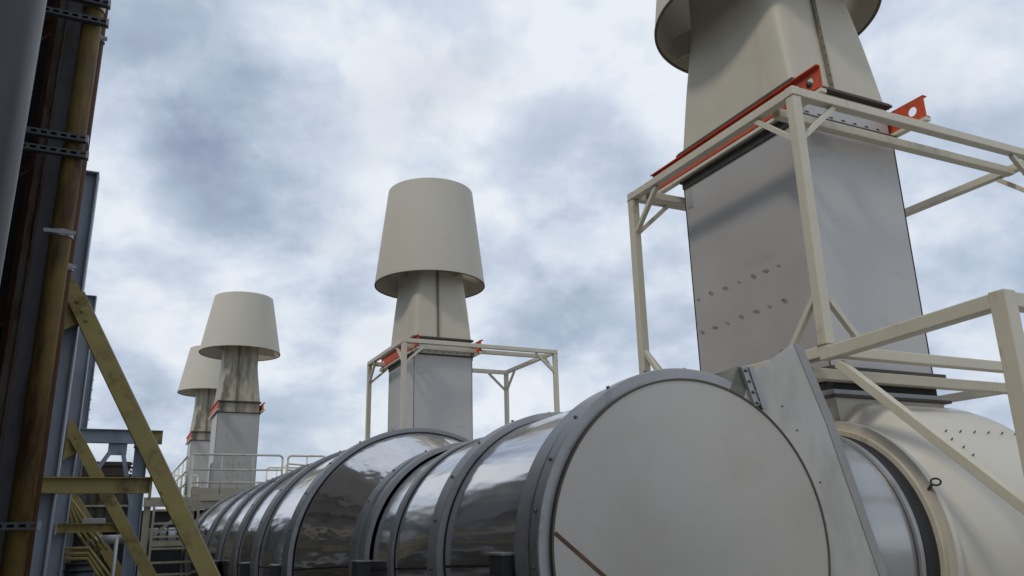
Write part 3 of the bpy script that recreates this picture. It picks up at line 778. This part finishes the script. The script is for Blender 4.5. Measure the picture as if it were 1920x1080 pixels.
def brace_frame(y, xa, za, xb, zb_, w, beam, label, bt=.02):
    """yellow A-brace: gusset on the column, sloping member, horizontal tie"""
    t = thing('brace_bracket', label, 'steel brace', (xb, y, G), 'yellow braces on the left columns')
    yy = y-.05
    slope = (zb_-za)/(xb-xa)
    ze = G; xe = xa+(ze-za)/slope
    MB().ibeam((xa, yy, za), (xe, yy, ze), w*.9, w, .010, (0,-1,0)).build('diagonal', M['yellow'], t)
    # broad face toward the camera
    d = Vector((xe-xa, 0, ze-za)).normalized(); nrm = Vector((-d.z, 0, d.x))
    fp = MB(); hw = w/2
    p0 = Vector((xa, yy-w/2-.004, za)); p1 = Vector((xe, yy-w/2-.004, ze))
    fo = MB().bar(p0, p1, .010, w*.94, nrm)
    fo.build('face_flange', M['yellow'], t, bevel=.002)
    lip = MB().bar(p0+nrm*hw+Vector((0,.02,0)), p1+nrm*hw+Vector((0,.02,0)), .05, .008, nrm); lip.build('edge_lip', M['beige'], t)
    g_ = MB(); gx = xa-.08
    q = [(gx,za+.22*w/.15),(xa+.02,za+.10*w/.15),(xa+.10*w/.15,za-.20*w/.15),(gx-.02,za-.33*w/.15)]
    g_.add([(a, yy-.012, b) for a, b in q]+[(a, yy+.0, b) for a, b in q], [(0,1,2,3),(7,6,5,4),(0,4,5,1),(1,5,6,2),(2,6,7,3),(3,7,4,0)])
    g_.build('gusset', M['yellow'], t)
    bx0, bx1, bz, bh = beam
    MB().ibeam((bx0, yy+.01, bz), (bx1, yy+.01, bz), w*.8, bh, .009).build('tie_beam', M['yellow'], t)
    ep = MB(); ep.box(bx1+.001, bx1+.02, yy-.04, yy+.05, bz-bh*.9, bz+bh*.62); ep.build('end_gusset', M['yellow'], t)
    MB().box(bx0-.015, bx0+.001, yy-.09, yy+.06, bz-bh*.7, bz+bh*.7).build('base_plate', M['beige'], t)
    bb = MB()
    for k in range(3):
        p = p0+d*(.06+.09*k)*(w/.15)+Vector((0,-.004,0)); bb.cyl(p, p+Vector((0,-.018,0)), .016*w/.15, 6)
    xm = bx1+.02
    for s_ in (.03, .13):
        p = Vector((xm+.06+s_*.5, yy-w/2-.008, bz-s_-.02)); bb.cyl(p, p+Vector((0,-.018,0)), .016*w/.15, 6)
    bb.each('bolt', M['yellow'], t)
    return t
brace_frame(7.0, -.47, 1.80, .686, -.313, .136, (-.56, .20, .368, .118), 'large olive yellow diagonal brace with bolts crossing the lower left of the photo')
brace_frame(13.0, -.66, 1.38, .50, -.55, .165, (-.72, .02, .115, .12), 'smaller olive yellow diagonal brace behind and below the large one')
brace_frame(20.0, -.85, .76, .26, -.90, .20, (-.83, -.27, -.33, .10), 'farthest small yellow brace low at the left among the bent pipes')

# portal: blue grey beam on a column with a splayed bracket
t = thing('portal_support', 'blue grey beam with yellow end and an A shaped bracket, on a column', 'steel support', (.3, 16.5, G))
MB().ibeam((-.95, 16.0, 1.685), (.42, 16.0, 1.685), .16, .235, .014).build('beam', M['bluegrey'], t)
MB().ibeam((.421, 16.0, 1.685), (.60, 16.0, 1.685), .16, .235, .014).build('beam_end', M['yellow'], t)
MB().box(.27, .31, 15.93, 16.07, 1.58, 1.79).build('stiffener', M['bluegrey'], t)
MB().box(-.02-.24, .02+.02, 15.99, 16.01, 1.36, 1.566).build('bracket_plate', M['bluegrey'], t)
MB().bar((-.22, 16.0, 1.42), (-.62, 16.0, .70), .07, .10, (0,1,0)).build('bracket_leg', M['bluegrey'], t)
MB().bar((-.02, 16.0, 1.42), (.22, 16.0, .45), .07, .10, (0,1,0)).build('bracket_leg', M['bluegrey'], t)
MB().box(.17, .40, 16.8, 16.815, G, 1.565).box(.17,.185,16.7,16.799,G,1.565).box(.385,.40,16.7,16.799,G,1.565).build('column', M['bluegrey'], t)
MB().box(.15, .42, 15.93, 16.9, 1.567+.0, 1.572).build('seat_plate', M['bluegrey'], t)

M['rustrim'] = mat('brown_rim_steel', (.085, .06, .045), .7, var=.35, vscale=5)
# corrugated hopper behind the portal
t = thing('corrugated_hopper', 'dirty olive corrugated metal hopper with rusty rim behind the A bracket', 'hopper', (-.4, 20.9, G))
mb = MB(); x = -1.0; k = 0
prof = []
while x < .16: prof.append((x, 20.5-(.035 if k % 4 in (1, 2) else 0))); x += .03 if k % 2 else .06; k += 1
n = len(prof)
vs = [(a, b, z) for z in (.10, 1.28) for a, b in prof]
mb.add(vs, [(i, i+1, n+i+1, n+i) for i in range(n-1)])
mb.box(-1.0, .15, 20.52, 22.0, .10, 1.28)
mb.build('shell', M['olivecor'], t)
MB().box(-1.02, .20, 20.42, 22.0, 1.285, 1.33).box(-1.0,.17,20.46,22.0,1.50,1.60).box(-.98,.14,20.50,22.0,1.331,1.499).build('rim', M['rustrim'], t, bevel=.01)
MB().box(-1.02, .20, 20.42, 20.50, .62, .66).build('stiffener', M['beige'], t)
mb = MB()
for k in range(9): mb.box(.16, .20+.02*(k % 2), 20.44, 20.52, .85+.085*k, .90+.085*k)
mb.each('clip', M['rust'], t)
MB().box(-1.0, .15, 20.6, 21.9, G, .095).build('base', M['dark'], t)
# dark plant block between hopper and platform
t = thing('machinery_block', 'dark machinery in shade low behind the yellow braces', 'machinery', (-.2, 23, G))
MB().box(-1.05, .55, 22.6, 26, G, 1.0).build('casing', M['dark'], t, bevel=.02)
mb = MB()
for k in range(6): mb.box(-1.0+.26*k, -.88+.26*k, 22.56, 22.598, -1.4, .6)
mb.each('louvre', M['olivecor'], t)

tag(MB().box(-.46, -.15, 14.0, 14.06, .155, .262).build('cable_box', M['palepipe'], None, bevel=.006), 'small pale rectangular box lying on the smaller yellow tie beam', 'box')

t = thing('pale_pipe', 'short pale horizontal pipe with a mitred elbow behind the smaller yellow brace', 'pipe', (-.1, 16.6, -.1))
MB().cyl((-.24, 16.9, -.055), (.17, 16.9, -.055), .075, 20).build('pipe_run', M['palepipe'], t)
MB().cyl((-.24, 16.9, -.055), (-.42, 16.9, -.13), .070, 20).build('elbow', M['palepipe'], t)
MB().cyl((-.235, 16.9, -.055), (-.215, 16.9, -.055), .083, 20).build('band', M['bandlite'], t)
for px_ in (.05,): MB().cyl((px_, 16.95, -.13), (px_, 16.95, G), .022, 10).build('leg', M['palepipe'], t)

# bent yellow pipes, descending then turning
lb = ['leftmost of the thin bent yellow pipes low at the left', 'second from the left of the thin bent yellow pipes', 'third from the left of the thin bent yellow pipes', 'rightmost of the thin bent yellow pipes low at the left']
for k in range(4):
    o = .085*k
    p = [(-.78+o*.2, 15.2, .62), (-.62+o, 15.2, .16), (-.33+o, 15.2, -.22-.0*k)]
    tag(MB().path(p, .026, 10).build('bent_pipe', M['yellow'], None), lb[k], 'pipe', 'thin bent yellow pipes')
lb = ['topmost of the yellow handrail pipes that bend down near the bottom left', 'second of the yellow pipes that bend down near the bottom left', 'lowest of the yellow pipes that bend down near the bottom left']
for k in range(3):
    o = .075*k
    p = [(-.72, 14.6, -.17-o), (-.34+.0*k, 14.6, -.17-o), (.32-o*.4, 14.6, -1.0-o*1.4)]
    tag(MB().path(p, .025, 10).build('elbow_pipe', M['yellow'], None), lb[k], 'pipe', 'yellow pipes bending down')
t = thing('round_vessel', 'small dark ribbed round vessel at the bottom left under the yellow pipes', 'vessel', (-.45, 16.4, G))
MB().cyl((-.48, 16.4, G), (-.48, 16.4, -.42), .24, 32).build('shell', M['bluepipe'], t)
for z in (-.45, -.56, -.68): MB().cyl((-.48, 16.4, z), (-.48, 16.4, z+.03), .255, 32).build('band', M['lug'], t)
tag(MB().cyl((.03, 14.2, G), (.03, 14.2, -.02), .028, 12).build('standpipe', M['palepipe'], None), 'thin pale upright pipe between the smaller yellow brace and the blue grey column', 'pipe')

# cable ladder clipped to the third column
t = thing('cable_ladder', 'thin dark cable ladder with short rungs standing behind the grey columns', 'cable ladder', (-.80, 22, G))
MB().box(-1.0, -.97, 21.9, 22.0, G, 3.95).build('rail', M['darkflange'], t); MB().box(-.90, -.875, 21.9, 22.0, G, 3.6).build('rail', M['darkflange'], t)
for k in range(22): MB().box(-.97, -.84, 21.94, 21.97, -1.4+.24*k, -1.37+.24*k).build('rung', M['bandlite'], t)

# ---------------------------------------------------------------- platform with handrails
t = thing('access_platform', 'beige raised platform with rust runs in front of the weathered stack', 'platform', (3.3, 25, G))
zd = 1.05
MB().box(1.68, 7.0, 24.0, 24.05, .86, 1.02).build('edge_beam', M['beige'], t, bevel=.008)
MB().box(1.72, 4.25, 24.02, 24.035, 1.021, 1.20).build('toe_board', M['beige'], t)
MB().box(1.62, 1.679, 24.0, 33.0, .82, 1.02).build('edge_beam', M['beige'], t)
MB().box(1.68, 2.70, 24.06, 33.0, 1.0, 1.045).box(2.701, 7.0, 24.06, 29.0, 1.0, 1.045).build('deck', M['dark'], t)
MB().box(1.6, 7.0, 24.07, 24.25, .66, .85).build('under_beam', M['beige'], t)
for x in (1.75, 3.4, 5.4): MB().box(x, x+.14, 24.3, 24.44, G, .99).build('leg', M['beige'], t)
for x, s_ in ((1.9, 1), (3.3, -1)):
    MB().bar((x, 24.36, .30), (x+s_*.5, 24.36, .82), .07, .07).build('knee_brace', M['beige'], t)
mb = MB()
for a, b in ((1.82, 1.16), (1.88, 1.10), (1.82, 1.06), (1.88, 1.16), (1.88, 1.04)): mb.cyl((a, 24.0, b), (a, 24.02, b), .014, 8)
mb.each('bolt_hole', M['seam'], t)
MB().box(1.76, 1.95, 23.985, 24.018, 1.02, 1.24).build('end_plate', M['beige'], t)
def rail_panel(x0, x1, y, label, posts, ztop=2.10, z0=1.021, y1=None):
    """handrail with rounded top corners: top rail, mid rail, knee rail, posts"""
    t = thing('handrail', label, 'handrail', ((x0+x1)/2, y, z0), 'beige tube handrails round the platform')
    y1 = y if y1 is None else y1
    P = lambda u, z: (x0+(x1-x0)*u, y+(y1-y)*u, z)
    r = .030; c = .10; L_ = math.hypot(x1-x0, y1-y); cu = c/L_
    pts = [P(0, z0), P(0, ztop-c)]+[P(cu*(1-math.cos(R_(a))), ztop-c+c*math.sin(R_(a))) for a in (30,60,90)]
    pts += [P(1-cu+cu*math.sin(R_(a)), ztop-c+c*math.cos(R_(a))) for a in (0,30,60,90)]+[P(1, z0)]
    MB().path(pts, r, 10).build('top_rail', M['rail'], t)
    for z in (z0+(ztop-z0)*.62, z0+(ztop-z0)*.30): MB().cyl(P(0, z), P(1, z), .026, 10).build('mid_rail', M['rail'], t)
    for k in range(1, posts+1):
        u = k/(posts+1); MB().cyl(P(u, z0), P(u, ztop), .019, 10).build('post', M['rail'], t)
    return t
M['rail'] = mat('handrail_paint', (.72, .68, .56), .45, var=.08, vscale=4, dirt=(.15,.09,.04), dirt_amt=.6, dirt_scale=(3,3,3), thresh=.56)
rail_panel(1.66, 4.12, 24.02, 'long beige handrail in front of the weathered stack', 2)
rail_panel(4.27, 5.35, 24.02, 'short beige handrail right of the long one, running behind the duct', 1)
rail_panel(1.63, 1.63, 24.3, 'beige handrail along the left side of the platform', 3, y1=32.5)
rail_panel(4.4, 5.7, 28.6, 'small beige handrail seen between the weathered stack and the duct', 3)
rail_panel(4.6, 6.2, 26.2, 'beige stair handrail at the back right of the platform', 2, ztop=2.05, y1=27.5)
rail_panel(1.7, 2.6, 33.0, 'beige handrail across the far left end of the platform', 2)
tag(MB().cyl((1.69, 23.94, G), (1.69, 23.94, 2.06), .045, 14).build('corner_post', M['rail'], None), 'tall pale corner post at the left end of the platform', 'post')

# stair tower / access structure left of the duct
t = thing('stair_structure', 'beige framework of beams and rungs under the platform behind the yellow brace', 'steel stair', (1.0, 20.5, G))
for x in (.70, 1.62): MB().box(x, x+.05, 20.0, 20.05, G, .80).build('post', M['beige'], t)
MB().box(.52, .66, 20.1, 20.2, G, .80).build('post', M['beige'], t)
MB().box(.50, 1.60, 20.01, 20.13, .60, .80).build('beam', M['beige'], t)
for z in (.50, .22, -.06, -.31, -.60, -.85): MB().box(.751, 1.619, 20.0, 20.04, z, z+.045).build('rung', M['beige'], t)
MB().box(.751, 1.619, 20.05, 20.15, -.24, -.12).build('beam', M['beige'], t)
MB().bar((.78, 20.3, .0), (1.5, 20.3, .62), .06, .14, (0,1,0)).build('diagonal', M['beige'], t)
MB().box(.751, 1.619, 20.3, 20.34, .08, .13).build('rung', M['palepipe'], t)
t = thing('pale_tank', 'pale tank seen through the beams of the steel framework', 'tank', (1.2, 22.8, G))
MB().cyl((.7, 22.9, -.05), (1.9, 22.9, -.05), .22, 24).build('shell', M['tankw'] if 'tankw' in M else M['palepipe'], t)
for x in (.95, 1.15, 1.4, 1.6): MB().box(x, x+.05, 22.60, 22.66, -.9, .35).build('strap', M['dark'], t)
t = thing('shed', 'dark shed under the platform', 'building', (3, 28, G))
MB().box(.6, 9, 25.0, 27.5, G, .6).build('wall', M['dark'], t)
MB().box(.55, 9.05, 24.95, 27.55, .6, .65).build('roof', M['dark'], t)
